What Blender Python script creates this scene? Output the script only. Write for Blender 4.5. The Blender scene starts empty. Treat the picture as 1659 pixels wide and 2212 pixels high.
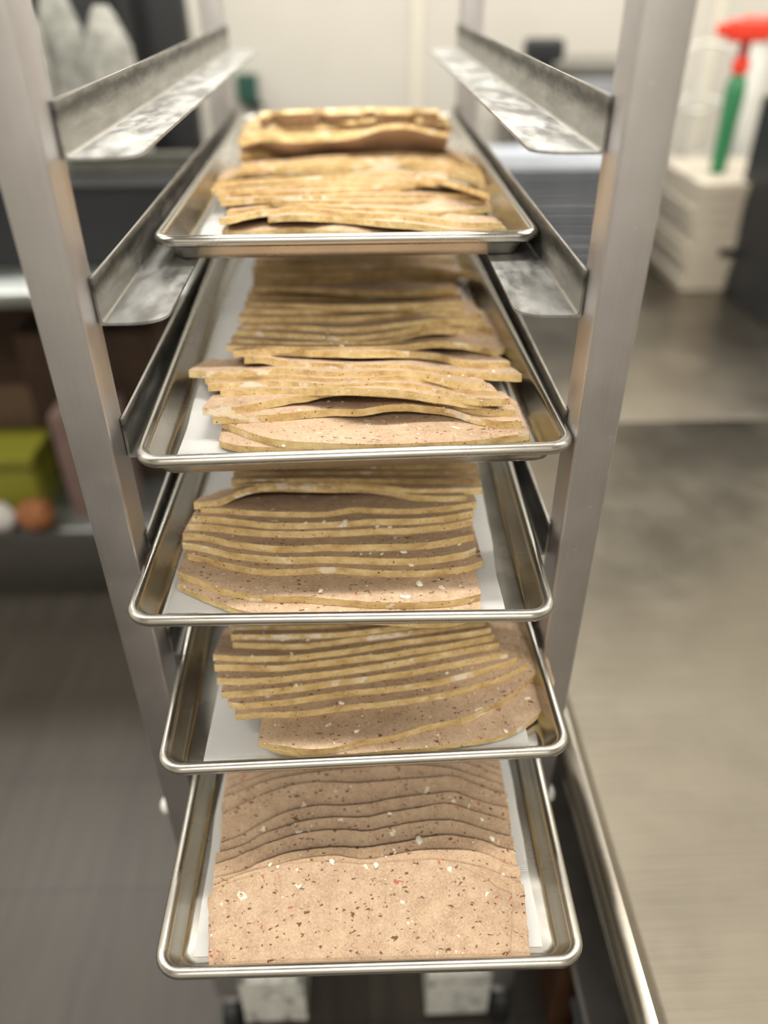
import bpy, bmesh, math, random
import numpy as np
from mathutils import Vector, Matrix, noise
from mathutils.bvhtree import BVHTree

# ------------------------------------------------------------------ camera, world, lamps, exposure
W, H = 1659, 2212
CX, CY, CZ = 0.01484, -0.71007, 0.13630
PITCH, YAW, ROLL = map(math.radians, (-34.6863, 1.9598, -0.2844))
F = 1689.64
scene = bpy.context.scene
C = scene.collection
fw = Vector((math.sin(YAW)*math.cos(PITCH), math.cos(YAW)*math.cos(PITCH), math.sin(PITCH)))
rt = fw.cross(Vector((0, 0, 1))).normalized(); up = rt.cross(fw)
RT = rt*math.cos(ROLL)+up*math.sin(ROLL); UP = -rt*math.sin(ROLL)+up*math.cos(ROLL)
EYE = Vector((CX, CY, CZ))
cam = bpy.data.cameras.new('camera'); camo = bpy.data.objects.new('camera', cam); C.objects.link(camo)
camo.matrix_world = Matrix(((RT.x, UP.x, -fw.x, CX), (RT.y, UP.y, -fw.y, CY), (RT.z, UP.z, -fw.z, CZ), (0, 0, 0, 1)))
cam.sensor_fit = 'VERTICAL'; cam.sensor_height = 36; cam.sensor_width = 27; cam.lens = F/H*36
cam.dof.use_dof = True; cam.dof.focus_distance = 0.85; cam.dof.aperture_fstop = 1.25
cam.clip_start = .01
scene.camera = camo
scene.view_settings.view_transform = 'Standard'; scene.view_settings.look = 'None'
scene.view_settings.gamma = 1; scene.view_settings.use_curve_mapping = False
scene.view_settings.exposure = 0.0
world = bpy.data.worlds.new('world'); scene.world = world; world.use_nodes = True
world.node_tree.nodes['Background'].inputs[0].default_value = (1, .97, .92, 1)
world.node_tree.nodes['Background'].inputs[1].default_value = 0.5
CEIL = 1.72; FLOOR = -1.6
LAMPS = [(0, .34, 1.5, .12, 54), (-1.9, .25, 1.4, .14, 38), (1.9, .25, 1.4, .14, 44), (0, -2.25, 1.5, .3, 52), (-1.9, 2.2, 1.4, .3, 26), (1.9, 2.2, 1.4, .3, 36), (0, 2.2, 1.5, .3, 34)]
for x, y, sx, sy, e in LAMPS:
    l = bpy.data.lights.new('ceiling_lamp', 'AREA'); l.shape = 'RECTANGLE'; l.size = sx; l.size_y = sy
    l.energy = e; l.color = (1, .965, .90)
    o = bpy.data.objects.new('ceiling_lamp', l); o.location = (x, y, CEIL-.075); C.objects.link(o)

def ray(px, py):
    d = fw + RT*((px-W/2)/F) - UP*((py-H/2)/F)
    return d
def onz(px, py, z):
    d = ray(px, py); return EYE + d*((z-CZ)/d.z)
def ony(px, py, y):
    d = ray(px, py); return EYE + d*((y-CY)/d.y)

# ------------------------------------------------------------------ materials
def mat(name):
    m = bpy.data.materials.new(name); m.use_nodes = True
    nt = m.node_tree; b = nt.nodes['Principled BSDF']
    return m, nt, b
def N(nt, t, **k):
    n = nt.nodes.new(t)
    for a, v in k.items():
        if a in ('inp',):
            for q, w in v.items(): n.inputs[q].default_value = w
        else: setattr(n, a, v)
    return n
def coords(nt, scale=(1, 1, 1), obj=True, rnd=False):
    tc = N(nt, 'ShaderNodeTexCoord'); mp = N(nt, 'ShaderNodeMapping')
    mp.inputs['Scale'].default_value = scale
    nt.links.new(tc.outputs['Object'], mp.inputs['Vector'])
    if rnd:
        oi = N(nt, 'ShaderNodeObjectInfo'); ml = N(nt, 'ShaderNodeMath', operation='MULTIPLY'); ml.inputs[1].default_value = 37.0
        nt.links.new(oi.outputs['Random'], ml.inputs[0]); nt.links.new(ml.outputs[0], mp.inputs['Location'])
    return mp.outputs['Vector']
def noi(nt, v, scale, detail=3, rough=.55):
    n = N(nt, 'ShaderNodeTexNoise', inp={'Scale': scale, 'Detail': detail, 'Roughness': rough}); nt.links.new(v, n.inputs['Vector']); return n.outputs['Fac']
def ramp(nt, f, stops):
    r = N(nt, 'ShaderNodeValToRGB'); e = r.color_ramp.elements
    while len(e) < len(stops): e.new(.5)
    for i, (p, c) in enumerate(stops):
        e[i].position = p; e[i].color = c if len(c) == 4 else (*c, 1)
    nt.links.new(f, r.inputs[0]); return r.outputs[0]
def g(v): return (v, v, v)
def mix(nt, f, a, b, mode='MIX'):
    m = N(nt, 'ShaderNodeMix', data_type='RGBA', blend_type=mode)
    for s, i in ((f, 0), (a, 6), (b, 7)):
        if isinstance(s, (int, float)): m.inputs[i].default_value = s
        elif isinstance(s, tuple): m.inputs[i].default_value = (*s, 1)
        else: nt.links.new(s, m.inputs[i])
    return m.outputs[2]
def bump(nt, b, h, s, d=.001):
    n = N(nt, 'ShaderNodeBump', inp={'Strength': s, 'Distance': d}); nt.links.new(h, n.inputs['Height']); nt.links.new(n.outputs[0], b.inputs['Normal'])
def srgb(r, gg, b):
    f = lambda c: (c/255/12.92 if c/255 <= .04045 else ((c/255+.055)/1.055)**2.4)
    return (f(r), f(gg), f(b))
def plain(name, col, rough=.6, metal=0, noise_=0, nscale=20, spec=None):
    m, nt, b = mat(name)
    if noise_:
        v = coords(nt); f = noi(nt, v, nscale)
        lo = tuple(c*(1-noise_) for c in col); hi = tuple(min(1, c*(1+noise_)) for c in col)
        nt.links.new(ramp(nt, f, [(.3, lo), (.7, hi)]), b.inputs['Base Color'])
    else: b.inputs['Base Color'].default_value = (*col, 1)
    b.inputs['Roughness'].default_value = rough; b.inputs['Metallic'].default_value = metal
    return m
def metal(name, col, r0, r1, stretch=(4, 120, 120), bs=.08, dirt=.15, dscale=9):
    m, nt, b = mat(name)
    v = coords(nt, stretch); f = noi(nt, v, 3, 4)
    v2 = coords(nt); f2 = noi(nt, v2, dscale, 5, .65)
    lo = tuple(c*(1-dirt) for c in col)
    nt.links.new(mix(nt, f, ramp(nt, f2, [(.35, lo), (.62, col)]), tuple(min(1, c*1.12) for c in col)), b.inputs['Base Color'])
    b.inputs['Metallic'].default_value = 1
    nt.links.new(ramp(nt, f2, [(.3, g(r0)), (.7, g(r1))]), b.inputs['Roughness'])
    bump(nt, b, f, bs, .0006)
    return m
M = {}
M['pan'] = metal('pan_aluminium', (.52, .50, .45), .22, .30, (3, 3, 3), .0, .10, 12)
M['post'] = metal('post_aluminium', (.56, .545, .55), .4, .5, (160, 160, 3), .05, .12, 14)
nt = M['post'].node_tree; b = nt.nodes['Principled BSDF']
old = b.inputs['Base Color'].links[0].from_socket
vo = N(nt, 'ShaderNodeTexVoronoi', inp={'Scale': 22.0}); nt.links.new(coords(nt, (1, 1, 3)), vo.inputs['Vector'])
mr = N(nt, 'ShaderNodeMapRange', inp={'From Min': .05, 'From Max': .03}); nt.links.new(vo.outputs['Distance'], mr.inputs['Value'])
nt.links.new(mix(nt, mr.outputs[0], old, (.78, .77, .76)), b.inputs['Base Color'])
M['work'] = metal('worktop_steel', (.33, .30, .25), .28, .40, (2, 60, 60), .012, .22, 3.2)
# slide rails: dark oxide band near the flange top and a pale worn patch on the ledge
m, nt, b = mat('rail_aluminium'); M['rail'] = m
tc = N(nt, 'ShaderNodeTexCoord'); sx = N(nt, 'ShaderNodeSeparateXYZ'); nt.links.new(tc.outputs['Object'], sx.inputs[0])
n1 = noi(nt, coords(nt, (1, .25, 1)), 60, 6, .75); n2 = noi(nt, coords(nt, (1, .15, 1)), 120, 4); n3 = noi(nt, coords(nt, (1, .35, 1)), 34, 5, .62)
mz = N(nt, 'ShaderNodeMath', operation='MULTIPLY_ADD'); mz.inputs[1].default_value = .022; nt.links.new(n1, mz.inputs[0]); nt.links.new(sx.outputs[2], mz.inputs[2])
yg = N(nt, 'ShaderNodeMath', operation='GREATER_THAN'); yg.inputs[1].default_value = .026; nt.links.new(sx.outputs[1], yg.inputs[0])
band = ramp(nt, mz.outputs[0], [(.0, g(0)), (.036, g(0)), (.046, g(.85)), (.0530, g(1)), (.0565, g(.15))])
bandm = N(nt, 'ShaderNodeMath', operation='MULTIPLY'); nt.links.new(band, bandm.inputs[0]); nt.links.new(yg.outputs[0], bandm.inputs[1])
base = ramp(nt, n2, [(.3, (.30, .29, .26)), (.7, (.40, .385, .35))])
ledge = ramp(nt, n3, [(.30, (.20, .20, .195)), (.5, (.36, .36, .345)), (.70, (.50, .50, .485))])
lz = N(nt, 'ShaderNodeMath', operation='LESS_THAN'); lz.inputs[1].default_value = .003; nt.links.new(sx.outputs[2], lz.inputs[0])
c1 = mix(nt, lz.outputs[0], base, ledge)
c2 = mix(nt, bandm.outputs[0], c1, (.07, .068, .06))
nt.links.new(c2, b.inputs['Base Color']); b.inputs['Metallic'].default_value = .85
nt.links.new(ramp(nt, n3, [(.4, g(.36)), (.6, g(.6))]), b.inputs['Roughness']); bump(nt, b, n3, .12, .0008)
# parchment
m, nt, b = mat('parchment_paper'); M['paper'] = m
f = noi(nt, coords(nt), 14, 5); f2 = noi(nt, coords(nt, (1, 3, 1)), 400, 2)
nt.links.new(ramp(nt, f, [(.3, (.86, .86, .85)), (.7, (.92, .92, .91))]), b.inputs['Base Color']); b.inputs['Roughness'].default_value = .55
bump(nt, b, f, .15, .002)
# meat face
def speck(nt, scale, thr, soft, stretch=(1, 1, 1)):
    v = coords(nt, stretch, rnd=True)
    wn = N(nt, 'ShaderNodeTexNoise', inp={'Scale': scale*1.6, 'Detail': 3}); nt.links.new(v, wn.inputs['Vector'])
    ad = N(nt, 'ShaderNodeVectorMath', operation='MULTIPLY_ADD'); ad.inputs[1].default_value = (1.3/scale,)*3
    nt.links.new(wn.outputs['Color'], ad.inputs[0]); nt.links.new(v, ad.inputs[2])
    vo = N(nt, 'ShaderNodeTexVoronoi', inp={'Scale': scale}); nt.links.new(ad.outputs[0], vo.inputs['Vector'])
    # only some of the cells hold a speck
    sep = N(nt, 'ShaderNodeSeparateColor'); nt.links.new(vo.outputs['Color'], sep.inputs[0])
    m1 = N(nt, 'ShaderNodeMath', operation='MULTIPLY_ADD'); m1.inputs[1].default_value = -.9; m1.inputs[2].default_value = 0
    nt.links.new(sep.outputs[0], m1.inputs[0])
    m2 = N(nt, 'ShaderNodeMath', operation='SUBTRACT'); nt.links.new(vo.outputs['Distance'], m2.inputs[0]); m2.inputs[1].default_value = thr
    m3 = N(nt, 'ShaderNodeMath', operation='MULTIPLY_ADD'); m3.inputs[1].default_value = .28
    nt.links.new(sep.outputs[0], m3.inputs[0]); nt.links.new(m2.outputs[0], m3.inputs[2])
    mr = N(nt, 'ShaderNodeMapRange', inp={'From Min': soft, 'From Max': 0.0}); nt.links.new(m3.outputs[0], mr.inputs['Value'])
    return mr.outputs[0]
m, nt, b = mat('meatloaf_face'); M['meat'] = m
f = noi(nt, coords(nt, rnd=True), 45, 6, .7); f3 = noi(nt, coords(nt, rnd=True), 420, 3, .7)
col = ramp(nt, f, [(.3, (.32, .205, .135)), (.52, (.42, .29, .19)), (.72, (.50, .37, .25))])
col = mix(nt, ramp(nt, f3, [(.42, g(0)), (.70, g(.7))]), col, (.56, .43, .29))
col = mix(nt, speck(nt, 210, .24, .06, (.6, 1, 1)), col, (.13, .07, .035))
col = mix(nt, speck(nt, 125, .20, .05, (.55, 1, 1)), col, (.13, .07, .035))
col = mix(nt, speck(nt, 66, .15, .05), col, (.38, .12, .075))
col = mix(nt, speck(nt, 52, .15, .06), col, (.74, .66, .52))
nt.links.new(col, b.inputs['Base Color']); b.inputs['Roughness'].default_value = .66; b.inputs['Specular IOR Level'].default_value = .3
b.inputs['Subsurface Weight'].default_value = .08; b.inputs['Subsurface Radius'].default_value = (.004, .002, .001)
bump(nt, b, f3, .5, .0012)
# golden rind
m, nt, b = mat('meatloaf_rind'); M['rind'] = m
f = noi(nt, coords(nt, (.6, 1, 1), rnd=True), 70, 5, .65); f3 = noi(nt, coords(nt, rnd=True), 500, 3, .7)
col = ramp(nt, f, [(.3, (.42, .265, .10)), (.5, (.61, .44, .20)), (.7, (.75, .60, .33))])
col = mix(nt, speck(nt, 260, .22, .05), col, (.12, .07, .025))
col = mix(nt, ramp(nt, noi(nt, coords(nt, (.5, 1, 1), rnd=True), 34, 4, .6), [(.60, g(0)), (.66, g(.85))]), col, (.80, .72, .58))
nt.links.new(col, b.inputs['Base Color']); b.inputs['Roughness'].default_value = .55; b.inputs['Specular IOR Level'].default_value = .35
b.inputs['Subsurface Weight'].default_value = .08; b.inputs['Subsurface Radius'].default_value = (.004, .002, .001)
bump(nt, b, f3, .5, .001)
M['fat'] = plain('fat_crumb', (.80, .75, .62), .5, 0, .1, 300)
M['white'] = plain('white_plastic', (.78, .78, .74), .45)
M['black'] = plain('black_plastic', (.012, .013, .015), .5)
M['wallp'] = plain('wall_panel', (.55, .525, .47), .45, 0, .03, 3)
M['ceil'] = plain('ceiling_paint', (.72, .70, .66), .8)
m, nt, b = mat('floor_tile'); M['floor'] = m
f = noi(nt, coords(nt, (14, 1.2, 1)), 3, 4, .6)
br = N(nt, 'ShaderNodeTexBrick', inp={'Scale': 1.0, 'Mortar Size': .004, 'Brick Width': .3, 'Row Height': .3}); br.offset = 0
nt.links.new(coords(nt), br.inputs['Vector'])
br.inputs['Color1'].default_value = (.045, .038, .031, 1); br.inputs['Color2'].default_value = (.055, .046, .037, 1); br.inputs['Mortar'].default_value = (.028, .024, .02, 1)
nt.links.new(mix(nt, .35, br.outputs[0], ramp(nt, f, [(.3, (.028, .025, .021)), (.7, (.085, .07, .056))])), b.inputs['Base Color'])
b.inputs['Roughness'].default_value = .38

# ------------------------------------------------------------------ helpers
def obj(name, bm, m, parent=None, loc=(0, 0, 0), smooth=False):
    me = bpy.data.meshes.new(name); bmesh.ops.recalc_face_normals(bm, faces=bm.faces[:]); bm.to_mesh(me); bm.free()
    for x in (m if isinstance(m, (list, tuple)) else [m]): me.materials.append(x)
    if smooth:
        for p in me.polygons: p.use_smooth = True
        if smooth != 'all': me.set_sharp_from_angle(angle=math.radians(40))
    o = bpy.data.objects.new(name, me); C.objects.link(o); o.location = loc
    if parent: o.parent = parent
    return o
def tag(o, label, cat, group=None, kind=None):
    o['label'] = label; o['category'] = cat
    if group: o['group'] = group
    if kind: o['kind'] = kind
    return o
def thing(name, label, cat, loc=(0, 0, 0), group=None):
    o = bpy.data.objects.new(name, None); C.objects.link(o); o.location = loc; o.empty_display_size = .05
    return tag(o, label, cat, group)
def struct(name, bm, m, parent=None):
    o = obj(name, bm, m, parent)
    if not parent: o['kind'] = 'structure'
    return o
def box(bm, x0, x1, y0, y1, z0, z1, bev=0, seg=2):
    r = bmesh.ops.create_cube(bm, size=1)
    vs = r['verts']
    for v in vs: v.co = Vector(((x0+x1)/2+v.co.x*(x1-x0), (y0+y1)/2+v.co.y*(y1-y0), (z0+z1)/2+v.co.z*(z1-z0)))
    if bev:
        es = list({e for v in vs for e in v.link_edges})
        bmesh.ops.bevel(bm, geom=es, offset=bev, segments=seg, affect='EDGES', profile=.6)
    return bm
def B(*a, **k): return box(bmesh.new(), *a, **k)
def lathe(bm, prof, cx=0, cy=0, seg=32, cap=True):
    rings = []
    for r, z in prof:
        rings.append([bm.verts.new((cx+r*math.cos(2*math.pi*i/seg), cy+r*math.sin(2*math.pi*i/seg), z)) for i in range(seg)])
    for a, b_ in zip(rings, rings[1:]):
        for i in range(seg): bm.faces.new((a[i], a[(i+1) % seg], b_[(i+1) % seg], b_[i]))
    if cap: bm.faces.new(rings[0][::-1]); bm.faces.new(rings[-1])
    return bm
def tube(bm, pts, r, seg=12):
    pts = [Vector(p) for p in pts]; rings = []
    for i, p in enumerate(pts):
        d = (pts[min(i+1, len(pts)-1)]-pts[max(i-1, 0)]).normalized()
        a = d.cross(Vector((0, 0, 1)) if abs(d.z) < .9 else Vector((1, 0, 0))).normalized(); b_ = d.cross(a)
        rr = r[i] if isinstance(r, (list, tuple)) else r
        rings.append([bm.verts.new(p+a*rr*math.cos(2*math.pi*k/seg)+b_*rr*math.sin(2*math.pi*k/seg)) for k in range(seg)])
    for a, b_ in zip(rings, rings[1:]):
        for i in range(seg): bm.faces.new((a[i], a[(i+1) % seg], b_[(i+1) % seg], b_[i]))
    bm.faces.new(rings[0][::-1]); bm.faces.new(rings[-1]); return bm
def extrude_profile(bm, prof, axis, a0, a1):
    """closed profile of 2D points swept along an axis ('x': points are y,z; 'y': points are x,z)"""
    f = (lambda p, a: (a, p[0], p[1])) if axis == 'x' else (lambda p, a: (p[0], a, p[1]))
    A = [bm.verts.new(f(p, a0)) for p in prof]; Bv = [bm.verts.new(f(p, a1)) for p in prof]; n = len(prof)
    for i in range(n): bm.faces.new((A[i], A[(i+1) % n], Bv[(i+1) % n], Bv[i]))
    bm.faces.new(A[::-1]); bm.faces.new(Bv); return bm
random.seed(4)

# ------------------------------------------------------------------ the room
X0, X1, Y0, Y1 = -2.9, 2.9, -2.6, 3.1
struct('floor', B(X0, X1, Y0, Y1, FLOOR-.05, FLOOR), M['floor'])
struct('ceiling', B(X0, X1, Y0, Y1, CEIL, CEIL+.05), M['ceil'])
struct('wall_back', B(X0, X1, Y1, Y1+.06, FLOOR, CEIL), M['wallp'])
struct('wall_left', B(X0-.06, X0, Y0, Y1, FLOOR, CEIL), M['wallp'])
struct('wall_right', B(X1, X1+.06, Y0, Y1, FLOOR, CEIL), M['wallp'])
struct('wall_front', B(X0, X1, Y0-.06, Y0, FLOOR, CEIL), M['wallp'])
M['trim'] = plain('panel_trim', (.68, .64, .54), .35)
for i, x in enumerate((ony(900, 100, 3.1).x, ony(905, 100, 3.1).x+1.25, ony(900, 100, 3.1).x-1.25)):
    struct('trim_%d' % (i+1), B(x-.02, x+.02, Y1-.012, Y1, FLOOR, CEIL, bev=.004), M['trim'])
m, nt, b = mat('lamp_diffuser'); M['glow'] = m
b.inputs['Emission Color'].default_value = (1, .965, .9, 1); b.inputs['Emission Strength'].default_value = 3
places = ['over the tray rack', 'over the left bench', 'over the steel worktop', 'behind the viewer', 'at the far left', 'at the far right', 'by the back wall']
for (x, y, sx_, sy_, e), w in zip(LAMPS, places):
    t = thing('ceiling_light', 'long white ceiling light ' + w, 'light', (x, y, CEIL), 'ceiling lights')
    obj('housing', B(-sx_/2-.03, sx_/2+.03, -sy_/2-.03, sy_/2+.03, -.055, -.0005, bev=.006), M['white'], t)
    obj('diffuser', B(-sx_/2, sx_/2, -sy_/2, sy_/2, -.066, -.0555, bev=.004), M['glow'], t)

# ------------------------------------------------------------------ the rack
A, PW, PD, D = .2405, .0437, .0515, 1.1427
P, FH, SH, YR, PH = .15074, .0474, .0655, .039, .0329
TH = .0028
rack = thing('tray_rack', 'tall bare aluminium tray rack holding five loaded sheet pans', 'rack', (0, 0, FLOOR))
def loc(z): return z-FLOOR
POSTZ0, POSTZ1 = .13, loc(.75)
for s in (-1, 1):
    for y in (0, D):
        bm = bmesh.new()
        # square tube with softened corners, the inner face a little recessed like folded channel
        x0, x1 = sorted((s*A, s*(A+PW)))
        box(bm, x0, x1, y, y+PD if y == 0 else y+PD, POSTZ0, POSTZ1, bev=.004, seg=3)
        obj('post', bm, M['post'], rack, smooth=True)
for k in range(0, 9):
    for s in (-1, 1):
        bm = bmesh.new(); r = .004
        # L section: flange against the post, ledge pointing inwards, front corner of the ledge rounded
        yf, yb = YR, D+PD-.008
        e = .0012
        prof = [(A-e, FH), (A-e-TH, FH)]
        for i in range(5):
            a = math.pi/2*i/4; prof.append((A-e-TH-r*(1-math.cos(a)), TH+r*(1-math.sin(a))))
        prof += [(A-SH, TH), (A-SH, 0), (A-e-.001, 0), (A-e, .001)]
        n = 60; rows = []
        for j in range(n+1):
            t_ = j/n; y = yf+(yb-yf)*t_**1.6
            dd = y-yf; R_ = .026
            cut = (R_-math.sqrt(max(0, R_*R_-(R_-dd)**2)))*1.25 if dd < R_ else 0
            de = yb-y; cut2 = (R_-math.sqrt(max(0, R_*R_-(R_-de)**2)))*1.25 if de < R_ else 0
            lim = A-SH+max(cut, cut2)
            rows.append([bm.verts.new((s*max(p[0], min(lim, A-e-TH-r-.001)) if p[0] < A-.02 else s*p[0], y, p[1])) for p in prof])
        m_ = len(prof)
        for a_, b_ in zip(rows, rows[1:]):
            for i in range(m_): bm.faces.new((a_[i], a_[(i+1) % m_], b_[(i+1) % m_], b_[i]))
        bm.faces.new(rows[0]); bm.faces.new(rows[-1][::-1])
        obj('slide_rail', bm, M['rail'], rack, (0, 0, loc(-P*k)), smooth=True)
for y in (D+.01,):
    for z in (loc(.70), .16):
        obj('cross_bar', B(-A, A, y, y+.03, z, z+.035, bev=.003), M['post'], rack)
m, nt, b = mat('scuffed_channel'); M['chan'] = m
f = noi(nt, coords(nt, (1, .6, 1)), 30, 5, .7)
nt.links.new(ramp(nt, f, [(.36, (.22, .23, .20)), (.48, (.80, .80, .74)), (.7, (.88, .88, .82))]), b.inputs['Base Color']); b.inputs['Roughness'].default_value = .4; bump(nt, b, f, .8, .01)
for s in (-1, 1):
    x0, x1 = sorted((s*.118, s*.2395))
    bm = bmesh.new(); pr = [(x0, .02), (x0, .165), (x0+.012, .178), (x1-.012, .178), (x1, .165), (x1, .02)]
    extrude_profile(bm, pr, 'y', 0.0, D+PD); obj('base_channel', bm, M['chan'], rack)
    for y in (.03, D+.02):
        f_ = obj('caster', lathe(bmesh.new(), [(.02, .128), (.022, .11), (.028, .10), (.028, .094)], s*(A+PW/2), y, 20), M['post'], rack)
        bm = bmesh.new(); lathe(bm, [(.01, -.016), (.04, -.016), (.046, -.01), (.046, .01), (.04, .016), (.01, .016)], seg=28)
        bmesh.ops.rotate(bm, verts=bm.verts, matrix=Matrix.Rotation(math.pi/2, 3, 'Y')); bmesh.ops.translate(bm, verts=bm.verts, vec=(s*(A+PW/2), y-.01, .0465))
        obj('wheel', bm, M['black'], f_, smooth=True)
    c_ = ony(350 if s < 0 else 1203, 1745 if s < 0 else 1717, .015)
    bm = bmesh.new(); lathe(bm, [(.001, -.002), (.011, -.002), (.013, .004), (.0125, .009), (.006, .013), (.001, .0135)], seg=20)
    bmesh.ops.rotate(bm, verts=bm.verts, matrix=Matrix.Rotation(s*math.pi/2, 3, 'Y'))
    bmesh.ops.translate(bm, verts=bm.verts, vec=(s*(A+PW+.001), .02, c_.z-FLOOR))
    bp = obj('bumper', bm, M['white'], rack, smooth=True); bp['label'] = 'small white corner bumper'

# ------------------------------------------------------------------ sheet pans
PL, PWD = .935, .4572
def ring(hx, hy, r, z, n=7):
    pts = []
    for cx, cy, a0 in ((hx-r, hy-r, 0), (-hx+r, hy-r, 90), (-hx+r, -hy+r, 180), (hx-r, -hy+r, 270)):
        for i in range(n+1):
            a = math.radians(a0+90*i/n); pts.append((cx+r*math.cos(a), cy+r*math.sin(a), z))
    return pts
def pan_bm():
    bm = bmesh.new(); R0 = .030; rb = .0068; zc = PH-rb
    prof = [(.0295, .0016), (.0265, .0022), (.0235, .0045), (.0215, .0085), (.0135, zc-.002)]
    prof += [(.0105, zc+rb*.55)]
    for i in range(9):
        a = math.radians(150-i*30); prof.append((rb-rb*math.cos(math.radians(180)-a) if False else rb - rb*math.cos(math.pi-a)*-1, zc+rb*math.sin(a)))
    prof2 = []
    for d, z in prof[:5]: prof2.append((d, z))
    for i in range(10):
        a = math.radians(165-i*28); prof2.append((rb-rb*math.cos(a)*-1 if False else rb-rb*(-math.cos(a))*-1, zc+rb*math.sin(a)))
    # explicit: inner side of the bead first (far from the edge), then over the top to the outside and under
    prof2 = [(.045, .0016)]+[(d, z) for d, z in prof[:5]]
    for i in range(10):
        a = math.radians(20+i*26)            # 0 = inner side, 180 = outer side
        prof2.append((rb+rb*math.cos(a), zc+rb*math.sin(a)))
    prof2 += [(.0125, zc-.0035), (.0205, .0085), (.0225, .0035), (.0255, .0006), (.0295, 0), (.045, 0)]
    rings = []
    for d, z in prof2:
        r = max(R0-d, .007)+(.006 if d > .018 else 0)
        rings.append([bm.verts.new(p) for p in ring(PWD/2-d, PL/2-d, r, z)])
    n = len(rings[0])
    for a_, b_ in zip(rings, rings[1:]):
        for i in range(n): bm.faces.new((a_[i], a_[(i+1) % n], b_[(i+1) % n], b_[i]))
    bm.faces.new(rings[0]); bm.faces.new(rings[-1][::-1])
    bmesh.ops.translate(bm, verts=bm.verts, vec=(0, PL/2, 0))
    return bm
PANS = [(.0058, .2176, .05), (.0119, -.0229, 1.4), (-.0100, -.1029, -1.2), (.0130, -.1675, 1.0), (.0121, -.3130, -.6)]
TN = ['top', 'second', 'middle', 'fourth', 'bottom']
PLAB = ['aluminium sheet pan on the topmost loaded slides, set furthest back', 'aluminium sheet pan second from the top, piled with wavy slices', 'aluminium sheet pan in the middle of the rack, paper torn at its corner', 'aluminium sheet pan fourth from the top, its slices fanned to the right', 'aluminium sheet pan lowest in the rack, pulled out furthest']
pan0 = None
panz = []
for i, (x, y, ph) in enumerate(PANS):
    z = -P*(i+1)+TH+.0004; panz.append(z)
    if pan0 is None: pan0 = obj('sheet_pan', pan_bm(), M['pan'], None, smooth='all'); o = pan0
    else: o = pan0.copy(); C.objects.link(o)
    o.location = (x, y, z); o.rotation_euler = (0, 0, math.radians(ph)); tag(o, PLAB[i], 'pan', 'loaded sheet pans')
pan0.data.set_sharp_from_angle(angle=math.radians(60))

# parchment sheets
PAP = [((430, 515), (503, 330), (1075, 515), (985, 300), .034, .90),
       ((345, 975), (430, 780), (1150, 960), (1095, 835), .034, .90),
       ((312, 1290), (385, 1110), (1090, 1325), (1045, 1080), .034, .90),
       ((442, 1640), (490, 1385), (1202, 1610), (1135, 1375), .034, .90),
       ((400, 2090), (468, 1700), (1232, 2065), (1148, 1660), .034, .90)]
PLB = ['white parchment sheet curling up the left side of the top pan', 'white parchment sheet under the wavy pile in the second pan', 'white parchment sheet with a torn front corner in the middle pan', 'white parchment sheet under the fanned slices in the fourth pan', 'white parchment sheet under the broad front slice in the bottom pan']
for i, (l0, l1, r0, r1, f0, f1) in enumerate(PAP):
    z = panz[i]+.0024; px, py, ph = PANS[i]; ph = math.radians(ph)
    def tl(p):
        q = onz(p[0], p[1], z); dx, dy = q.x-px, q.y-py
        return (dx*math.cos(ph)+dy*math.sin(ph), -dx*math.sin(ph)+dy*math.cos(ph))
    L0, L1, Q0, Q1 = map(tl, (l0, l1, r0, r1))
    bm = bmesh.new(); n, mm = 24, 40; grid = []
    for j in range(mm+1):
        row = []
        for k in range(n+1):
            u = k/n; yy = f0+(f1-f0)*j/mm
            lx = L0[0]+(L1[0]-L0[0])*(yy-L0[1])/(L1[1]-L0[1]); rx = Q0[0]+(Q1[0]-Q0[0])*(yy-Q0[1])/(Q1[1]-Q0[1])
            lx = max(lx, -.194); rx = min(rx, .190)
            rx += .004*noise.noise((yy*14, i, 3)); lx += .003*noise.noise((yy*12, i, 7))
            x_ = lx+(rx-lx)*u
            if i == 2 and u < .5: yy += .030*(.5-u)*2*(1-j/mm)*1.0*(0.35+abs(noise.noise((u*9, 2, 1))))
            zz = .0004+.0006*abs(noise.noise((x_*20, yy*16, i)))
            row.append(bm.verts.new((x_, yy, zz)))
        grid.append(row)
    for j in range(mm):
        for k in range(n): bm.faces.new((grid[j][k], grid[j][k+1], grid[j+1][k+1], grid[j+1][k]))
    bmesh.ops.solidify(bm, geom=bm.faces[:], thickness=.0004)
    o = obj('parchment_sheet', bm, M['paper'], None, (px, py, z), smooth=True); o.rotation_euler = (0, 0, ph)
    tag(o, PLB[i], 'paper', 'parchment sheets')

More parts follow.
